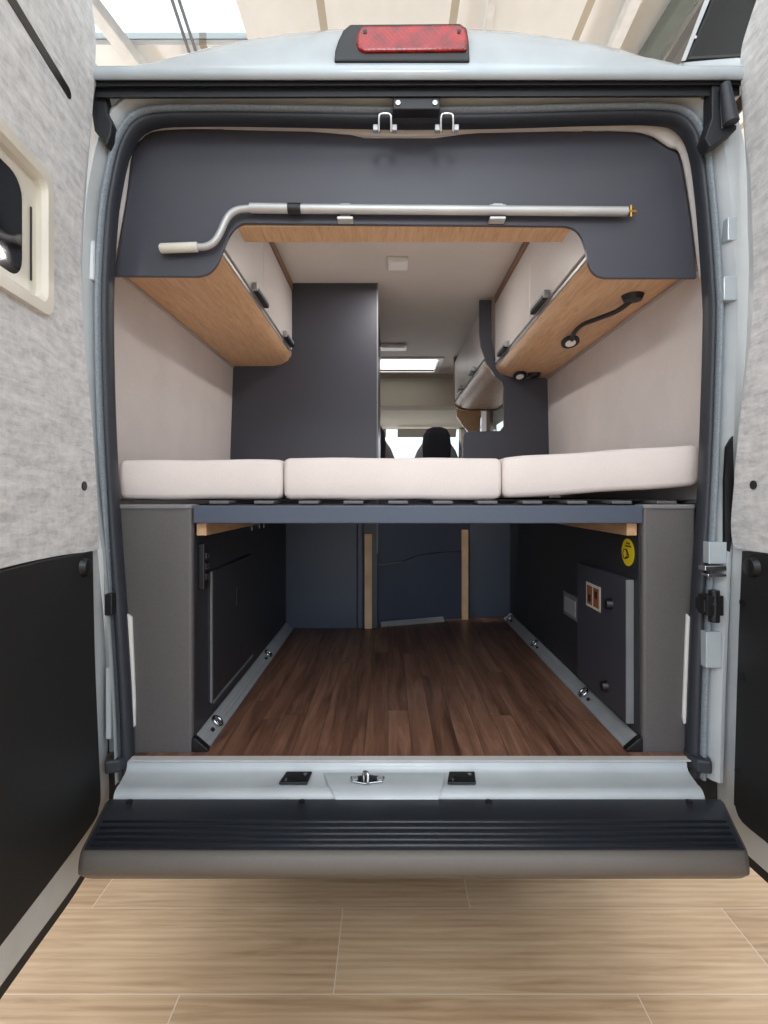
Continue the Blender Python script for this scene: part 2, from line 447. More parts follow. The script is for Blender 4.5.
# felt lining with the window opening: build as ring of two halves round the window
WU0, WU1, WZ0, WZ1 = .235, .72, 1.685, 1.985
def felt_with_window(D, pts, h0, h1):
    # cut with bmesh boolean-free approach: triangulate polygon with hole
    bm = bmesh.new()
    from mathutils.geometry import tessellate_polygon
    hole = rrect(WU0+.005, WU1-.005, WZ0+.005, WZ1-.005, .03, 4)[::-1]
    loops = [[Vector((a, b, 0)) for a, b in pts], [Vector((a, b, 0)) for a, b in hole]]
    flat = [p for l in loops for p in l]; tris = tessellate_polygon(loops)
    n = len(flat); v = [D.w(p.x, p.y, h1) for p in flat]+[D.w(p.x, p.y, h0) for p in flat]
    f = [list(t) for t in tris]+[[i+n for i in t[::-1]] for t in tris]
    k = 0
    for l in loops:
        m = len(l)
        for i in range(m): f.append([k+i, k+(i+1) % m, n+k+(i+1) % m, n+k+i])
        k += m
    bm.free(); return v, f
# the shell too needs the opening behind the window: dark cavity is the closed glass itself
mk('felt_lining', felt_with_window(D, pts, -.008, .004), 'felt', dl, label='pale mottled felt lining')
lowp = [D.uv(*p) for p in ((90,551),(92,650),(96,750),(98,794),(96,808),(91,822),(58,867),(0,942))]
lp = sm2(lowp, 3)
mk('lower_door_card', D.slab(lp[::-1]+[D.uv(0,568), (DW-.04, D.uv(0,568)[1]-.02), (DW-.04, lp[-1][1])][::1] if False else lp+[(DW-.05, lp[-1][1]), (DW-.04, lp[-1][1]+.05), (DW-.04, D.uv(0,568)[1]-.01), D.uv(0,570), D.uv(40,560)], -.008, .008), 'lowpanel', dl, .003, label='black lower door card')
fo = rrect(WU0, WU1, WZ0, WZ1, .03); fm = rrect(WU0+.022, WU1-.022, WZ0+.022, WZ1-.022, .022); fi = rrect(WU0+.030, WU1-.03, WZ0+.03, WZ1-.03, .02); fg = rrect(WU0+.075, WU1-.07, WZ0+.05, WZ1-.05, .04)
def w3(q, h): return [D.w(a, b, h) for a, b in q]
wf = mk('door_window_frame', loft([w3(fo, .0), w3(fo, .016), w3(fm, .016), w3(fi, .006), w3(fi, -.004), w3(fg, -.006)], True, False), 'cream', dl, label='cream window frame')
mk('window_glass', prism(w3(fg, -.0075), D.n*.001), 'tinted', wf, label='dark glass')
mk('blind_slot', D.slab(rrect(WU0+.048, WU0+.053, WZ0+.06, WZ1-.09, .002), -.0035, -.002), 'black', wf)
# slot recess near top
a, b = Vector((*D.uv(66, 92), 0)), Vector((*D.uv(8, -2), 0)); b = a+(b-a)*1.7
t = (b-a).normalized(); s_ = Vector((-t.y, t.x, 0))*.013
ring = [a+s_*math.cos(k)-t*.013*math.sin(k) for k in [i*math.pi/8 for i in range(9)]]+[b-s_*math.cos(k)+t*.013*math.sin(k) for k in [i*math.pi/8 for i in range(9)]]
mk('grab_slot', D.slab([(p.x, p.y) for p in ring], .0035, .0055), 'black', dl, label='black slot in felt')
u, z = D.uv(82, 486); mk('lining_plug', disc(D.w(u, z, .004), D.n, .011, .003), 'black', dl)
u, z = D.uv(80, 567); mk('door_stop', disc(D.w(u, z, .006), D.n, .024, .012, r2=.02, dome=.006), 'black', dl, smooth=True)
# right
D, dr, pts, _ = build_door(1,
    [(753.5,0),(745,25),(737,56),(736,84),(739,127),(742,176),(743,230),(744,270),(741,355),(734,425),(724,530),(719,625),(715,700),(712,790),(716,814),(726,838),(768,878)],
    [(758,0),(750,24),(743,49),(742,75),(744,98),(747,140),(752,176),(754,230),(755,300),(750,355),(741.5,420),(735,490),(732.5,525),(735,545),(742,549),(768,553)], None, 2.60)
mk('felt_lining', D.slab(pts, -.008, .004), 'felt', dr, label='pale mottled felt lining')
lp = sm2([D.uv(*p) for p in ((745,551),(743,600),(741,650),(737,790),(738,806),(745,822),(768,841))], 3)
mk('lower_door_card', D.slab(lp+[(DW-.05, lp[-1][1]), (DW-.04, lp[-1][1]+.05), (DW-.04, D.uv(768,554)[1]), D.uv(768,554)], -.008, .008), 'lowpanel', dr, .003, label='black lower door card')
u, z = D.uv(755.5, 485); mk('lining_plug', disc(D.w(u, z, .004), D.n, .011, .003), 'black', dr)
u, z = D.uv(757, 567); mk('door_stop', disc(D.w(u, z, .006), D.n, .026, .012, r2=.022, dome=.006), 'black', dr, smooth=True)
for a, b in ((746,603),(745,677),(741,772)):
    u, z = D.uv(a, b); mk('card_clip', disc(D.w(u, z, .007), D.n, .011, .003), 'black', dr)

# door hinges / stays on the jambs
for pts_ in ([(95,86),(104,88),(106,98),(107,112),(112,124),(110,136),(106,146),(94,130),(91,110)],):
    mk('corner_boot', prism([P(a, b, 1.372) for a, b in pts_], (0, .03, 0)), 'rubber', van, .003)
mk('corner_boot', prism([P(a, b, 1.35) for a, b in ((712,84),(720,86),(722,128),(737,124),(737,129),(722,140),(710,147),(705,138),(712,118))], (0, .04, 0)), 'rubber', van, .003)
mk('corner_roller', tube([P(725,84,1.335), P(731,123,1.335)], [.012,.019], 14), 'seal', van, smooth=True)
for p0, p1 in (((728,217),(737,240)), ((724,276),(737,300)), ((709,542),(727,564)), ((706,632),(722,668))):
    mk('jamb_pad', pbox(p0, p1, 1.383, 1.41), 'paint', van, .002)
for p0, p1 in (((82,240),(95,280)), ((103,548),(108,600)), ((105,668),(111,740))):
    mk('jamb_pad', pbox(p0, p1, 1.40, 1.42), 'paint_in', van, .005)
mk('jamb_gap_shade', prism([P(a, b, 1.384) for a, b in ((727,447),(733,436),(735,520),(730,552),(725,550),(725,480))], (0,.01,0)), 'black', van)  # black piece stands in for the shaded gap beside the jamb
mk('jamb_striker', join(pbox((705,566),(727,571),1.37,1.40), pbox((708,574),(727,577),1.37,1.40)), 'chrome', van, .002)
lt = mk('jamb_latch', join(pbox((707,596),(724,616),1.36,1.40), tube([P(714,590,1.372),P(714,622,1.372)], .014, 12), pbox((704,600),(708,612),1.36,1.40)), 'black', van, .002)
for b in (592, 604, 620): mk('latch_screw', disc(P(714, b, 1.357), (0,-1,0), .004, .002), 'chrome', lt)
mk('pillar_strip', prism([P(a, b, 1.448) for a, b in ((127,614),(131.5,617),(135,700),(135,726),(131,730),(128,690))], (0,.006,0)), 'white', van, label='thin white strip')
mk('pillar_strip', prism([P(a, b, 1.448) for a, b in ((687,614),(690,617),(688,722),(684,724),(683,718),(685,660))], (0,.006,0)), 'white', van, label='thin white strip')
# top catch + striker loops
tc = mk('top_catch', pbox((393,96),(440,109),1.365,1.40), 'black', van, .003)
for a in (398, 435): mk('catch_screw', disc(P(a, 103, 1.364), (0,-1,0), .006, .002), 'chrome', tc)
for c in (385, 447):
    lo = mk('striker_loop', tube(smoothpts([P(c-6,133,1.40),P(c-6,118,1.385),P(c-4,114,1.383),P(c+4,114,1.383),P(c+6,118,1.385),P(c+6,133,1.40)], 4), .0035, 8), 'chrome', van, smooth='all')
    for k in (-12, 6): mk('striker_plate', pbox((c+k,124),(c+k+6,130),1.395,1.41), 'alu', lo, .002)
# load sill
sl = lambda y: (X(114,1.31)+(y-1.31)*-.15, X(704,1.31)+(y-1.31)*.12)
sillp = [(1.435,.599),(1.43,.604),(1.415,.604),(1.406,.599),(1.404,.590),(1.398,.583),(1.388,.580),(1.345,.5755),(1.33,.5775),(1.316,.574),(1.306,.566),(1.303,.55),(1.30,.5)]
r0 = [Vector((sl(y)[0], y, z)) for y, z in sillp]; r1 = [Vector((sl(y)[1], y, z)) for y, z in sillp]
mk('load_sill', loft([r0, r1], False, False), 'paint_in', van, smooth='all')
mk('sill_edge_strip', box(X(133,1.43), X(690,1.43), 1.404, 1.43, .603, .6065), 'primer', van, .001)
for c in (296, 461):
    yq = 1.365
    o = mk('sill_plate', prism([(X(c-15,yq), 1.335, .580), (X(c+13,yq), 1.335, .580), (X(c+15,yq), 1.385, .5825), (X(c-11,yq), 1.385, .5825)], (0,0,.006)), 'black', van, .002)
    for k in (-9, 9): mk('plate_screw', disc((X(c+k,yq), 1.36+k*.0012, .5868), (0,0,1), .005, .002), 'chrome', o)
mk('sill_bulge', loft([[Vector((X(a, yy), yy, z)) for a in (l, r)] for yy, z, l, r in ((1.392,.5805,322,446),(1.385,.5835,324,445),(1.335,.582,328,443),(1.312,.579,332,441),(1.298,.570,335,439),(1.294,.562,336,438))], False, False), 'paint_in', van, smooth='all')
for sd in (-1, 1):
    q0 = P(119, 778, 1.41) if sd < 0 else P(697, 776, 1.41)
    mk('seal_foot', prism([(q0.x+sd*a, y, FL-.02) for a, y in ((-.012,1.455),(-.022,1.415),(-.014,1.385),(.02,1.375),(.03,1.40),(.022,1.455))], (0,0,.035)), 'seal', van, .006)
mk('jamb_buffer', pbox((104,594),(112,616),1.385,1.41), 'black', van, .003)
st = mk('sill_striker', prism([(X(a,1.35), y, .5845) for a, y in ((350,1.36),(352,1.338),(365,1.328),(383,1.338),(385,1.36),(370,1.37))], (0,0,.004)), 'chrome', van, .002)
mk('striker_hook', tube(smoothpts([(X(364,1.35),1.352,.587),(X(364,1.35),1.345,.606),(X(368,1.35),1.335,.608),(X(368,1.35),1.328,.587)], 4), .004, 8), 'chrome', st, smooth='all')
for k in (355, 380): mk('striker_bolt', disc((X(k,1.35), 1.347, .588), (0,0,1), .008, .004), 'alu', st)
# bumper with ribbed step
lx = lambda y: -.648-(y-1.10)*.22; rx_ = lambda y: .756+(y-1.10)*.34
bp = [(1.30,.50),(1.30,.558),(1.285,.561),(1.225,.558),(1.13,.557),(1.119,.554),(1.111,.545),(1.106,.532),(1.106,.518),(1.112,.511),(1.16,.47),(1.25,.44)]
ts = [0,.01,.03,.5,.97,.99,1]; ins = [.008,.002,0,0,0,.002,.008]
rr = []
for t, i_ in zip(ts, ins):
    rr.append([Vector((lx(y)*(1-t)+rx_(y)*t, y+i_*.6, z-i_*.3)) for y, z in bp])
bp_o = mk('rear_bumper', loft(rr, True, True), 'bumper', van, smooth='all', label='grey plastic bumper')
tp = [(1.3015,.5625),(1.292,.5665),(1.225,.5605),(1.135,.5590),(1.124,.5570)]
mk('step_tread', loft([[Vector((lx(y)*(1-t)+rx_(y)*t, y, z+.0005)) for y, z in tp] for t in (.006,.5,.994)], False, False), 'step', bp_o, smooth='all', label='black ribbed step')
for k, y in enumerate((1.215, 1.193, 1.172, 1.152, 1.134)):
    mk('tread_rib', tube([(lx(y)+.02, y, .5605), (rx_(y)-.02, y, .5605)], .0045, 8, rx=.0035), 'step', bp_o, smooth='all')
for a in (130, 302, 488, 688): mk('bumper_screw', disc((X(a,1.29), 1.285, .5655), (0,0,1), .008, .003), 'black', bp_o)

# lining, floor, ceiling of the living area
mk('cargo_floor', box(-.83, .92, 1.43, 6.1, FL-.03, FL), 'walnut', van)
CZ = H+1.13
mk('side_wall_lining', prism([(-.845,1.465,.6),(-.84,1.465,1.5),(-.82,1.465,2.1),(-.78,1.465,2.46),(-.87,1.465,2.46),(-.90,1.465,1.5),(-.90,1.465,.6)], (0,3.635,0)), 'walllin', van)
# right lining with a galley window
mk('side_wall_lining', join(prism([(.915,1.465,.6),(.912,1.465,1.5),(.90,1.465,2.1),(.86,1.465,2.46),(.95,1.465,2.46),(.965,1.465,1.5),(.965,1.465,.6)], (0,2.335,0)),
    box(.905,.96,3.8,4.85,.6,1.55), box(.89,.96,3.8,4.85,2.08,2.46), box(.90,.96,4.85,5.1,.6,2.46)), 'walllin', van)
mk('galley_window', box(.93,.935,3.8,4.85,1.55,2.08), 'glass', van)
mk('ceiling_lining', holes_plate(-.84, .93, 1.48, 4.95, [(-.30,.42,4.38,4.83)], CZ, .03), 'ceil', van)
rf = mk('rooflight_frame', framed([(-.34,4.34,CZ-.012),(.46,4.34,CZ-.012),(.46,4.87,CZ-.012),(-.34,4.87,CZ-.012)],[(-.30,4.38,CZ-.012),(.42,4.38,CZ-.012),(.42,4.83,CZ-.012),(-.30,4.83,CZ-.012)],(0,0,.06)), 'white', van, .003)
mk('rooflight_pane', box(-.30,.42,4.38,4.83,CZ+.014,CZ+.02), 'paneglow', rf)
# cab
mk('cab_ceiling', loft([[(x,4.93,CZ+.0) for x in (-.84,.93)],[(x,4.99,CZ-.03) for x in (-.84,.93)],[(x,5.02,H+.845) for x in (-.84,.93)],[(x,5.10,H+.815) for x in (-.84,.93)],[(x,5.66,H+.70) for x in (-.84,.93)]], False, False), 'cabceil', van)
mk('sun_visor', join(prism([(-.62,5.60,H+.69),(-.05,5.60,H+.69),(-.05,5.66,H+.60),(-.62,5.66,H+.60)],(0,.02,.01)), prism([(.12,5.60,H+.69),(.7,5.60,H+.69),(.7,5.66,H+.60),(.12,5.66,H+.60)],(0,.02,.01))) if False else prism([(-.62,5.56,H+.69),(-.02,5.56,H+.69),(-.02,5.62,H+.61),(-.62,5.62,H+.61)],(0,.02,.01)), 'cabceil', van, .004)
mk('sun_visor', prism([(.10,5.56,H+.69),(.72,5.56,H+.69),(.72,5.62,H+.61),(.10,5.62,H+.61)],(0,.02,.01)), 'cabceil', van, .004)
mk('windscreen', prism([(-.78,5.68,H+.70),(.87,5.68,H+.70),(.90,6.3,1.25),(-.81,6.3,1.25)],(0,.006,.003)), 'glass', van)
mk('windscreen_pillar', tube([(.80,5.62,H+.72),(.88,6.3,1.2)], .05, 10), 'cabceil', van)
mk('windscreen_pillar', tube([(-.71,5.62,H+.72),(-.79,6.3,1.2)], .05, 10), 'cabceil', van)
mk('dashboard', box(-.80,.89,5.9,6.35,.8,1.25), 'dark', van, .04)
mk('galley_board', prism([P(a, b, 4.62) for a, b in ((456,409),(481,411),(480,434),(470,434),(462,424),(457,416))], (0,.04,0)), 'oak', van, .004)

# cab seats
def cab_seat(x, y, label):
    s = thing('cab_seat', label, 'car seat', (x, y, FL), 'seats in the driving cab')
    def pad(w, zz, d0, tk):
        rings = []
        for z, ww, dy in zz:
            rings.append([(x+a*ww, y+dy+b*tk) + (z,) for a, b in rrect(-1, 1, -1, 1, .5, 4)])
        return loft(rings)
    mk('backrest', pad(1, [(1.05,.20,0),(1.2,.24,.0),(1.42,.24,-.02),(1.62,.215,-.04),(1.72,.175,-.05),(1.80,.12,-.05)], 0, .07), 'seatlt', s, smooth='all')
    mk('headrest', pad(1, [(1.55,.08,-.06),(1.62,.125,-.06),(1.75,.132,-.07),(1.86,.12,-.08),(1.91,.09,-.08),(1.925,.05,-.08)], 0, .085), 'seatfab', s, smooth='all')
    mk('seat_cushion', pad(1, [(.98,.22,.2),(1.0,.25,.2),(1.08,.25,.2),(1.1,.2,.2)], 0, .25), 'seatfab', s, smooth='all')
    mk('seat_base', box(x-.2, x+.2, y-.0, y+.42, FL, .98), 'dark', s, .02)
    return s
cab_seat(.445, 4.95, 'charcoal cab seat with tall headrest before the bright windscreen')
cab_seat(-.15, 4.75, 'dark cab seat mostly hidden behind the tall anthracite cabinet')

# ================================================================== FURNITURE
# tall cabinet on the left
YL = 2.82
tc = thing('tall_cabinet', 'tall anthracite cabinet rising from bed to ceiling, beside the aisle', 'cabinet', (-.45, YL, FL))
mk('cabinet_body', box(-.845, -.056, YL, 3.95, FL, CZ-.002), 'dark', tc, .002)
mk('edge_strip', box(-.0605, -.0525, YL-.004, YL+.004, 1.0, CZ-.002), 'edge', tc)
mk('garage_panel', box(-.56, -.135, YL-.012, YL-.001, FL, 1.27), 'darkb', tc, .002)
mk('corner_profile', box(-.165, -.13, YL-.03, YL-.011, FL, 1.27), 'darkb', tc, .008)
# garage bulkhead
gb = thing('garage_bulkhead', 'dark blue-grey bulkhead panel at the end of the load floor', 'bulkhead', (.2, 2.95, FL))
mk('right_panel', box(.44, .72, 3.05, 3.07, FL, 1.27), 'darkb', gb, .002)
A, B = Vector((-.125, 2.85, 0)), Vector((.47, 3.05, 0)); nn = Vector((.2, -.595, 0)).normalized()
z0 = lambda k: Vector((0,0,k))
def pl(t, z): return A+(B-A)*t+z0(z)
mk('lower_board', prism([pl(0,FL), pl(1,FL), pl(1,.985), pl(.72,.985), pl(.5,.975), pl(.36,.945), pl(0,.925)], -nn*.02), 'darkb', gb)
mk('upper_board', prism([pl(0,.929), pl(.355,.949), pl(.5,.979), pl(.72,.989), pl(1,.989), pl(1,1.27), pl(0,1.27)], -nn*.02), 'darkb', gb)
mk('leak_block_board', prism([pl(0,FL)-nn*.022, pl(1,FL)-nn*.022, pl(1,1.292)-nn*.022, pl(0,1.292)-nn*.022], -nn*.015), 'darkb', gb)  # unseen board added behind to stop light leaking through the seam
mk('seam_light_strip', prism([pl(0,.922)+nn*.001, pl(.33,.939)+nn*.001, pl(.33,.945)+nn*.001, pl(0,.928)+nn*.001], nn*.003), 'edge', gb)  # pale strip imitates light leaking through the seam
mk('batten', box(X(364.5,2.80), X(372,2.80), 2.80, 2.835, FL, Z(534,2.80)), 'pine', gb, .002, label='pale wooden batten')
mk('batten', box(X(462,3.0), X(468.5,3.0), 3.0, 3.03, FL, Z(530,3.0)), 'pine', gb, .002, label='pale wooden batten')
mk('foot_strip', prism([pl(.13,FL)+nn*.03, pl(.72,FL)+nn*.03, pl(.72,FL+.024)+nn*.012, pl(.13,FL+.024)+nn*.012], nn*.008), 'alu', gb, .001, label='aluminium strip')

# right partition with hooked top
rp = thing('partition_panel', 'anthracite partition with a hooked upright, ending the bed on the right', 'partition', (.75, 3.0, FL))
q = [(479.5,300),(491.5,300),(491.5,338),(494,355),(501,369),(512,377),(552,378)]
q = [P(a, b, 3.0) for a, b in q] + [Vector((.93,3.0,2.0)), Vector((.93,3.0,FL)), Vector((.725,3.0,FL)), Vector((.725,3.0,1.26)), P(463,461,3.0), P(463,437,3.0), P(465,433,3.0), P(470,431.5,3.0), P(500,431,3.0), P(504,426,3.0), P(504,388,3.0), P(502,382,3.0), P(495,376,3.0), P(487,363,3.0), P(481,346,3.0), P(479.5,332,3.0)]
mk('panel', prism(q, (0,.022,0)), 'dark', rp, .002)

# overhead lockers
def locker(x_w, x_f, s, y0, y1, zb, zj, zt, ndoors, label, handles, name='overhead_locker', trim=True, hl=.2):
    L = thing(name, label, 'locker', ((x_w+x_f)/2, (y0+y1)/2, zb), 'overhead lockers along the van')
    cs = [(x_w, zb), (x_f-s*.10, zb), (x_f-s*.055, zb+.010), (x_f-s*.022, zb+.030), (x_f-s*.004, zj-.006), (x_f-s*.03, zj-.002), (x_f-s*.07, zb+.05), (x_w, zb+.03)]
    mk('oak_bottom', prism([(a, y0, b) for a, b in cs], (0, y1-y0, 0)), 'oak', L, smooth=True)
    mk('carcass', box(min(x_w, x_f-s*.03), max(x_w, x_f-s*.03), y0+.005, y1-.001, zb+.032, zt), 'lockerface', L)
    mk('grip_rail', join(box(*sorted((x_f-s*.03, x_f-s*.002)), y0+.003, y1-.002, zj-.004, zj+.010)), 'alu', L, .002, label='silver grip rail')
    ys = [y0+(y1-y0)*k/ndoors for k in range(ndoors+1)]
    for k in range(ndoors):
        d = mk('locker_door', box(*sorted((x_f-s*.022, x_f)), ys[k]+.001, ys[k+1]-.001, zj+.020, zt-.045), 'lockerface', L, .003)
        hy = handles[k]
        mk('door_handle', join(box(*sorted((x_f+s*.001, x_f+s*.022)), hy-hl/2, hy+hl/2, zj+.018, zj+.046)), 'alu', d, .004)
        mk('handle_grip', box(*sorted((x_f+s*.003, x_f+s*.0245)), hy-hl/2+.014, hy+hl/2-.014, zj+.012, zj+.031), 'black', d, .004)
    mk('wall_trim', box(*sorted((x_w-s*.005, x_w+s*.012)), y0, y1-.002, zb-.012, zb), 'taupe', L, .002)
    if trim: mk('top_trim', box(*sorted((x_f-s*.02, x_f+s*.004)), y0, y1-.001, zt-.042, zt), 'brown', L, .003)
    return L
locker(-.83, -.51, 1, 1.53, YL-.002, H+.685, H+.75, CZ-.002, 2, 'pale grey overhead locker with oak underside above bed, left of the aisle', (2.08, 2.66))
locker(.905, .606, -1, 1.53, 2.998, H+.665, H+.725, CZ-.002, 2, 'pale grey overhead locker with oak underside carrying the reading lamps', (2.085, 2.745))
gl = locker(.90, .545, -1, 3.024, 4.33, H+.70, H+.755, CZ-.002, 2, 'far pale overhead locker over the galley, beyond the hooked partition', (3.37, 3.94), trim=False, hl=.14)
q = [(.90,H+.69),(.66,H+.69),(.585,H+.70),(.55,H+.735),(.538,H+.78),(.538,CZ-.002),(.90,CZ-.002)]
mk('end_panel', prism([(a, 4.332, b) for a, b in q], (0,.02,0)), 'brown', gl, .002, label='brown end panel')

# rear arch panel
ar = thing('overhead_trim_panel', 'anthracite arch panel spanning the top of the rear opening', 'panel', (VC, 1.5, 1.93))
top = [(112,276),(114,268),(120,245),(126,200),(130,160),(132,150),(140,138),(155,130),(178,128),(250,130),(340,132),(365,138),(435,138),(470,133),(560,131),(640,132),(655,140),(668,148),(678,153),(685,185),(692,230),(697,278)]
bot = [(606,278),(598,276),(592,271),(588,262),(586,250),(582,238),(576,230),(566,226),(244,223),(236,227),(229,236),(223,250),(217,264),(209,273),(198,276.5)]
mk('arch_board', prism([P(a, b, 1.49) for a, b in top+sm2(bot[:8], 4)+sm2(bot[8:], 4)], (0,.012,0)), 'dark', ar, .002)
mk('wooden_edge', box(X(236,1.503), X(573,1.503), 1.503, 1.595, Z(224.5,1.49), Z(224.5,1.49)+.022), 'oak', ar, .002)
for a in (345, 498):
    mk('pole_clip', join(pbox((a-8,204),(a+8,207),1.462,1.49), pbox((a-8,216),(a+8,219),1.462,1.49), pbox((a-5,203),(a+5,219),1.483,1.4895)), 'aluw', ar, .002)
# pale headliner edge behind the seal
hl_out = [P(a, b, 1.47) for a, b in ((108,278),(112,200),(122,146),(134,128),(150,118),(200,114),(300,114),(400,115),(500,115),(600,112),(650,112),(680,120),(694,140),(700,190),(706,278))]
hl_in = [P(a, b, 1.485) for a, b in ((112,278),(126,200),(132,154),(142,139),(157,131),(210,129),(300,131),(400,138),(500,132),(600,131),(645,134),(668,147),(680,155),(689,200),(699,278))]
mk('headliner_edge', loft([smoothpts(hl_out, 4), smoothpts([p-Vector((0,.012,0)) for p in hl_in], 4), smoothpts(hl_in, 4)], False, False), 'primer', van, smooth='all')

# crank pole
PY = 1.468
cp = thing('awning_crank_pole', 'long silver crank pole with bent handle, clipped across the anthracite arch', 'crank pole', P(390,211,PY))
mk('grip', tube([P(160,248.5,PY),P(161.5,248.4,PY),P(197,247,PY),P(198,247,PY)], [.010,.0135,.0135,.010], 16), 'cream', cp, smooth=True, label='pale grip')
mk('bent_arm', tube(smoothpts([P(197,247,PY),P(206,246.5,PY),P(214,242,PY),P(220,233,PY),P(225,222,PY),P(231,213.5,PY),P(240,209.5,PY),P(254,208.5,PY)], 5), .0098, 14), 'aluw', cp, smooth='all')
mk('upper_tube', tube([P(250,208,PY),P(290,208.6,PY)], .0135, 16), 'aluw', cp, smooth=True)
mk('joint_band', tube([P(288,208.6,PY),P(301,208.8,PY)], .0150, 16), 'black', cp, smooth=True, label='black ribbed band')
mk('main_tube', tube([P(301,208.8,PY),P(627,211.5,PY)], .0128, 16), 'aluw', cp, smooth=True)
mk('brass_hook', join(tube([P(626,211.5,PY),P(636,211.6,PY)], .0045, 10), tube([P(631,205.5,PY),P(631,217,PY)], .0035, 8)), 'brass', cp, smooth=True, label='brass hook tip')

# reading lamps
def lamp(label, base, path, head, hr):
    L = thing('reading_lamp', label, 'reading lamp', base, 'reading lamps under the right locker')
    mk('lamp_base', disc(Vector(base), (0,0,-1), .036, .014, r2=.03, dome=.006), 'black', L, smooth=True)
    mk('gooseneck', tube(smoothpts(path, 6), .0085, 10), 'black', L, smooth='all')
    h = mk('lamp_head', disc(Vector(head), (.05,-.45,-1), .037, .012, r2=.037), 'black', L, .003)
    d = Vector((.05,-.45,-1)).normalized()
    mk('diffuser', disc(Vector(head)+d*.012, d, .021, .002), 'lamplens', h)
LB = H+.665
lamp('black gooseneck lamp stretched out with a pale diffuser in its round head', (.815,1.765,LB), [(.815,1.775,LB-.014),(.79,1.83,LB-.030),(.755,1.91,LB-.030),(.735,2.0,LB-.022),(.735,2.09,LB-.024),(.748,2.155,LB-.034)], (.752,2.19,LB-.028), .03)
lamp('small black reading lamp folded up at the partition end of the locker', (.80,2.90,LB), [(.80,2.89,LB-.014),(.785,2.87,LB-.03),(.765,2.85,LB-.032),(.745,2.86,LB-.03)], (.715,2.88,LB-.012), .025)
# ceiling spots
for (x, y, w, lb) in ((.047, 2.56, .10, 'white square ceiling light nearest the rear arch'), (.04, 4.02, .20, 'small white ceiling light just before the rooflight')):
    t = thing('ceiling_light', lb, 'ceiling light', (x, y, CZ), 'ceiling lights in the van')
    mk('housing', box(x-w/2, x+w/2, y-.06, y+.06, CZ-.022, CZ-.001), 'white', t, .006)
    mk('diffuser', box(x-w/2+.015, x+w/2-.015, y-.045, y+.045, CZ-.025, CZ-.0215), 'lamplens', t, .001)

# garage side cabinets
def post(side):
    if side < 0:
        t = thing('storage_cabinet', 'low graphite cabinet left of the load floor, with recessed hatch', 'cabinet', (-.68,1.46,FL), 'cabinets beside the load floor')
        xi, xo, yb, px0, px1 = -.54, -.82, YL-.005, 128, 192
    else:
        t = thing('storage_cabinet', 'low graphite cabinet right of the load floor, with yellow sticker and hatch', 'cabinet', (.8,1.46,FL), 'cabinets beside the load floor')
        xi, xo, yb, px0, px1 = .70, .90, 3.04, 643, 693
    a, b = sorted((xi, xo))
    mk('carcass', box(a, b, 1.479, yb, FL, 1.272), 'darkl', t, .002)
    Y0 = 1.455
    x0, x1 = sorted((X(px0, Y0), X(px1, Y0)))
    if side > 0: x1 = .845
    else: x0 = -.755
    q = rrect(x0, x1, Y0, 1.478, .009, 4)
    mk('front_post', prism([(u, v, FL) for u, v in q], (0,0,1.272-FL)), 'darkm', t, smooth=True)
    mk('post_cap', prism([(u, v, 1.272) for u, v in rrect(x0-.004, x1+.004, Y0-.006, 1.515, .02, 4)], (0,0,.012)), 'edge', t, .003)
    return t, xi
cl, xl = post(-1)
ha = mk('access_hatch', box(xl-.005, xl+.010, 1.59, 2.07, .685, 1.08), 'darkl', cl, .002)
mk('hatch_edge', join(box(xl+.008, xl+.0125, 1.586, 1.598, .68, 1.08), box(xl+.008, xl+.0125, 1.586, 2.07, .679, .687)), 'edge', ha, label='grey edge trim')
mk('hatch_catch', box(xl+.009, xl+.014, 1.85, 1.885, .925, .985), 'black', ha, .003)
so = mk('socket_box', box(xl, xl+.018, 1.505, 1.545, 1.04, 1.17), 'black', cl, .003)
for z in (1.075, 1.105, 1.135): mk('socket_switch', box(xl+.016, xl+.022, 1.512, 1.538, z-.01, z+.01), 'blackg', so, .002)
for y in (2.02, 2.14, 2.22): mk('hook', tube([(xl+.002,y,1.20),(xl+.02,y,1.20),(xl+.02,y,1.175)], .004, 8), 'chrome', cl)
cr, xr = post(1)
ha = mk('access_hatch', box(xr-.022, xr+.004, 1.512, 1.90, .66, 1.068), 'dark', cr, .003)
mk('hatch_edge', box(xr-.0225, xr-.001, 1.507, 1.512, .66, 1.068), 'edge', ha, label='grey edge trim')
for y, z in ((1.613,.978),(1.645,.717)): mk('hatch_knob', disc((xr-.022,y,z), (-1,0,0), .018, .014, r2=.015, dome=.004), 'black', ha, smooth=True)
lb = mk('socket_sticker', box(xr-.0235, xr-.022, 1.69, 1.81, .935, 1.015), 'cream', ha, label='pale sticker with two brown pictures')
for y0 in (1.70, 1.755): mk('printed_picture', box(xr-.0245, xr-.0235, y0, y0+.045, .944, 1.006), 'redbrown', lb)
for y0, z in ((1.712,.985),(1.767,.965)): mk('printed_mark', box(xr-.0252, xr-.0245, y0, y0+.02, z-.012, z+.012), 'ink', lb)
ve = mk('heater_outlet', box(xr-.012, xr+.002, 1.925, 2.085, .845, .935), 'edge', cr, .004, label='light grey outlet plate')
mk('outlet_recess', box(xr-.0135, xr-.0115, 1.945, 2.065, .86, .92), 'aluw', ve, .003)
c = Vector((xr-.0005, 1.545, 1.143))
stk = mk('round_sticker', disc(c, (-1,0,0), .040, .001, 40), 'yellow', cr, label='round yellow warning sticker')
for i, (z, hw) in enumerate(((.026,.014),(.018,.022))):
    for k in range(int(hw/.004)): mk('sticker_print', box(xr-.0022, xr-.0015, 1.545-hw+k*.008, 1.545-hw+k*.008+.0055, 1.143+z-.0025, 1.143+z+.0025), 'ink', stk)
def yz(pts): return prism([(xr-.0022, 1.545+a, 1.143+b) for a, b in pts], (.0006,0,0))
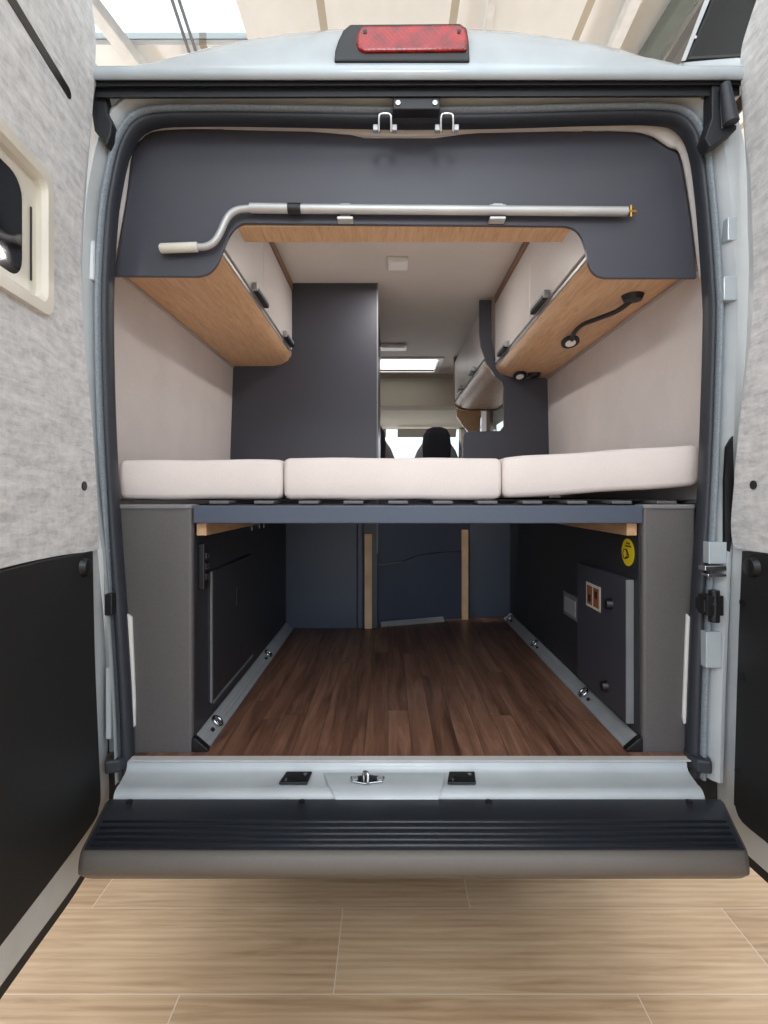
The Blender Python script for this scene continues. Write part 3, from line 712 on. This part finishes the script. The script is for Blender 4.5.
mk('sticker_print', yz([(.014,-.022),(-.010,-.014),(-.008,-.010),(.016,-.016)]), 'ink', stk)
mk('sticker_print', yz([(.012,.006),(.004,.010),(-.006,-.004),(-.012,-.008),(-.004,-.010),(.006,-.002)]), 'ink', stk)
mk('sticker_print', torus((xr-.0019,1.561,1.137), (1,0,0), .014, .0014, 20, 6), 'ink', stk)

# bed
bf = thing('slatted_bed', 'blue-grey bed frame with slats, bridging the two low cabinets', 'bed frame', (.05,1.46,1.2))
mk('front_rail', box(X(193,1.45), X(643,1.45), 1.45, 1.478, Z(523.5,1.45), Z(505.5,1.45)), 'darkb', bf, .003)
for (x0, x1) in ((-.536,-.508),(.668,.697)):
    mk('wooden_bearer', box(x0, x1, 1.482, YL-.02, 1.196, 1.236), 'oak', bf, .003, label='pale wooden bearer')
mk('slat_support', box(-.50, .66, 1.49, 1.515, 1.243, 1.284), 'black', bf)
for k in range(13):
    x = X(175+44.6*k, 1.47)
    if k == 0: continue
    mk('slat', box(x-.028, x+.028, 1.462, YL-.02, 1.2845, 1.294), 'darkm', bf, .003)
mk('base_board', box(-.80, .89, 1.53, YL-.01, 1.2945, 1.2965), 'rubber', bf)
# cushions
def cushion(px0, px1, zb0, zb1, h, label, y0=1.505, y1=2.78):
    """three-part mattress piece; bottom may tilt from zb0 (left) to zb1 (right)"""
    x0, x1 = X(px0, y0), X(px1, y0); nx, ny = 14, 16; r = .022
    V = []; R = []
    prof = [(0,0,.0)]
    # ring outlines at increasing height with inset
    for hh, ins in ((0,.014),(.006,.004),(.016,0),(h*.5,-.001),(h-.014,0),(h-.005,.003),(h,.011),(h+.003,.06),(h+.004,.2)):
        q = rrect(x0+ins, x1-ins, y0+ins, y1-ins, .016, 4); ring = []
        # densify long sides
        for i in range(len(q)):
            a, b = Vector((*q[i],0)), Vector((*q[(i+1) % len(q)],0)); n = 8 if i % 5 == 4 else 1
            for k in range(n):
                p = a.lerp(b, k/n); t = (p.x-x0)/(x1-x0)
                wob = .0018*math.sin(p.x*23+hh*40)*math.sin(p.y*17)
                ring.append((p.x, p.y+wob*(.5 if hh > .01 else 0), zb0+(zb1-zb0)*t+hh+wob))
        R.append(ring)
    o = mk('bed_cushion', loft(R), 'cushion', None, smooth='all')
    tag(o, label, 'cushion', 'cushions of the bed')
    for hh, nm in ((h-.014, 'seam_piping'),):
        q = rrect(x0+.0016, x1-.0016, y0+.0016, y1-.0016, .016, 4)
        mk(nm, tube([(a, b, zb0+(zb1-zb0)*(a-x0)/(x1-x0)+hh) for a, b in q], .0016, 6, True), 'cushion', o, smooth='all')
    return o
cushion(117.5, 282, 1.297, 1.2995, .112, 'ivory bed cushion lying flat against the left wall')
cushion(283.4, 502, 1.2972, 1.2965, .119, 'ivory bed cushion in the middle of the three')
cushion(503.2, 700.5, 1.299, 1.336, .118, 'ivory bed cushion raised along the right wall')

# tie-down rails
def rail(label, xa, s, y1, rings_y):
    t = thing('tie_down_rail', label, 'lashing rail', (xa, 1.47, FL), 'lashing rails along the load floor')
    K = .72
    cs = [(xa+s*K*u, FL+.001+K*v) for u, v in ((0,0),(.055,0),(.055,.007),(.040,.019),(.036,.016),(.026,.025),(.024,.030),(.008,.045),(0,.047))]
    mk('rail_profile', prism([(a, 1.475, b) for a, b in cs], (0, y1-1.475, 0)), 'alu', t)
    mk('end_cap', prism([(a, 1.455, b) for a, b in ((xa-s*.002,FL+.001),(xa+s*.043,FL+.001),(xa+s*.043,FL+.008),(xa+s*.007,FL+.039),(xa-s*.002,FL+.039))], (0,.022,0)), 'black', t, .002)
    n = Vector((s*.66,0,.75)).normalized()
    for y in rings_y:
        e = mk('lashing_eye', torus(Vector((xa+s*.024,y,FL+.026)), n, .016, .0045, 20, 8), 'chrome', t, smooth='all')
        mk('eye_stud', disc(Vector((xa+s*.020,y,FL+.018)), n, .006, .007, dome=.003), 'chrome', e, smooth=True)
        mk('eye_lock', disc(Vector((xa+s*.022,y-.045,FL+.017)), n, .006, .006), 'black', e)
rail('aluminium lashing rail with two ring bolts along the left cabinet foot', -.538, 1, 2.80, (1.60, 2.28))
rail('aluminium lashing rail with three ring bolts along the right cabinet foot', .698, -1, 3.02, (1.83, 2.44, 2.94))

# roof awning at the far top corner
aw = thing('roof_awning', 'black awning case on the roof edge beyond the right door', 'awning', (.97,1.6,2.62))
q = [P(a, b, 1.55) for a, b in ((684,61),(690,46),(697,30),(706,10),(716,-20),(735,-45),(790,-50),(800,50),(790,58),(740,58))]
mk('awning_case', prism(q, (0,3.2,0)), 'darkglass', aw, .012, seg=3)
mk('case_edge', loft([[P(681,61,1.54),P(685.5,61,1.54),P(685.5,61,1.56),P(681,61,1.56)],[P(693,30,1.54),P(697.5,30,1.54),P(697.5,30,1.56),P(693,30,1.56)],[P(713,-22,1.54),P(718,-20,1.54),P(718,-20,1.56),P(713,-22,1.56)]]), 'alu', aw, .002)
mk('end_screw', disc(P(694.5,38,1.549), (0,-1,0), .005, .004), 'chrome', aw)
mk('mounting_foot', prism([P(a, b, 1.552) for a, b in ((680,62),(737,57),(760,57),(760,66),(680,66))], (0,3,0)), 'paint', aw, .004)

# ================================================================== LIGHT, CAMERA
w = bpy.data.worlds.new('World'); S.world = w; w.use_nodes = True
bg = w.node_tree.nodes['Background']; bg.inputs[0].default_value = (.84, .92, 1, 1); bg.inputs[1].default_value = 1.6
def area(name, loc, rot, sx, sy, e, col=(1,1,1)):
    d = bpy.data.lights.new(name, 'AREA'); d.shape = 'RECTANGLE'; d.size = sx; d.size_y = sy; d.energy = e; d.color = col
    o = bpy.data.objects.new(name, d); COL.objects.link(o); o.location = loc; o.rotation_euler = rot; return o
for i, h in enumerate(SK[1:]):
    area('skylight_daylight', ((h[0]+h[1])/2, (h[2]+h[3])/2, HZ-.02), (0,0,0), h[1]-h[0], h[3]-h[2], 60, (.93,.97,1))
def point(name, loc, e, r, col=(1,1,1)):
    d = bpy.data.lights.new(name, 'POINT'); d.energy = e; d.shadow_soft_size = r; d.color = col
    o = bpy.data.objects.new(name, d); COL.objects.link(o); o.location = loc; return o
for x in (-2.6, .1, 2.8): point('hall_fill_light', (x, -2.2, 3.4), 95, .45, (.93,.97,1))  # unseen fill lights added behind the camera to brighten the van's rear
for x, y in ((-4.5, 4.5), (4.5, 4.5), (0, 8.5)): point('hall_fill_light', (x, y, 3.6), 170, .4, (.95,.98,1))  # more added fill lights, lifting the hall ceiling
area('windscreen_daylight', (.05, 5.75, H+.35), (math.radians(-80),0,0), 1.4, .6, 9)
area('ceiling_lamp_light', (.047, 2.56, CZ-.03), (0,0,0), .07, .09, 5, (1,.95,.9))
cam = bpy.data.cameras.new('Camera'); co = bpy.data.objects.new('Camera', cam); COL.objects.link(co); S.camera = co
co.location = (0,0,H); co.rotation_euler = (math.pi/2,0,0)
cam.sensor_fit = 'AUTO'; cam.sensor_width = 36; cam.lens = F/1024*36
cam.shift_x = (384-CX)/1024; cam.shift_y = -(512-CY)/1024; cam.clip_start = .02
S.view_settings.view_transform = 'Standard'; S.view_settings.look = 'None'; S.view_settings.gamma = 1
S.view_settings.exposure = .28; S.view_settings.use_curve_mapping = False
S.cycles.use_denoising = True; S.cycles.max_bounces = 10; S.cycles.diffuse_bounces = 6; S.cycles.transmission_bounces = 8
S.cycles.sample_clamp_indirect = 6; S.cycles.caustics_reflective = False; S.cycles.caustics_refractive = False
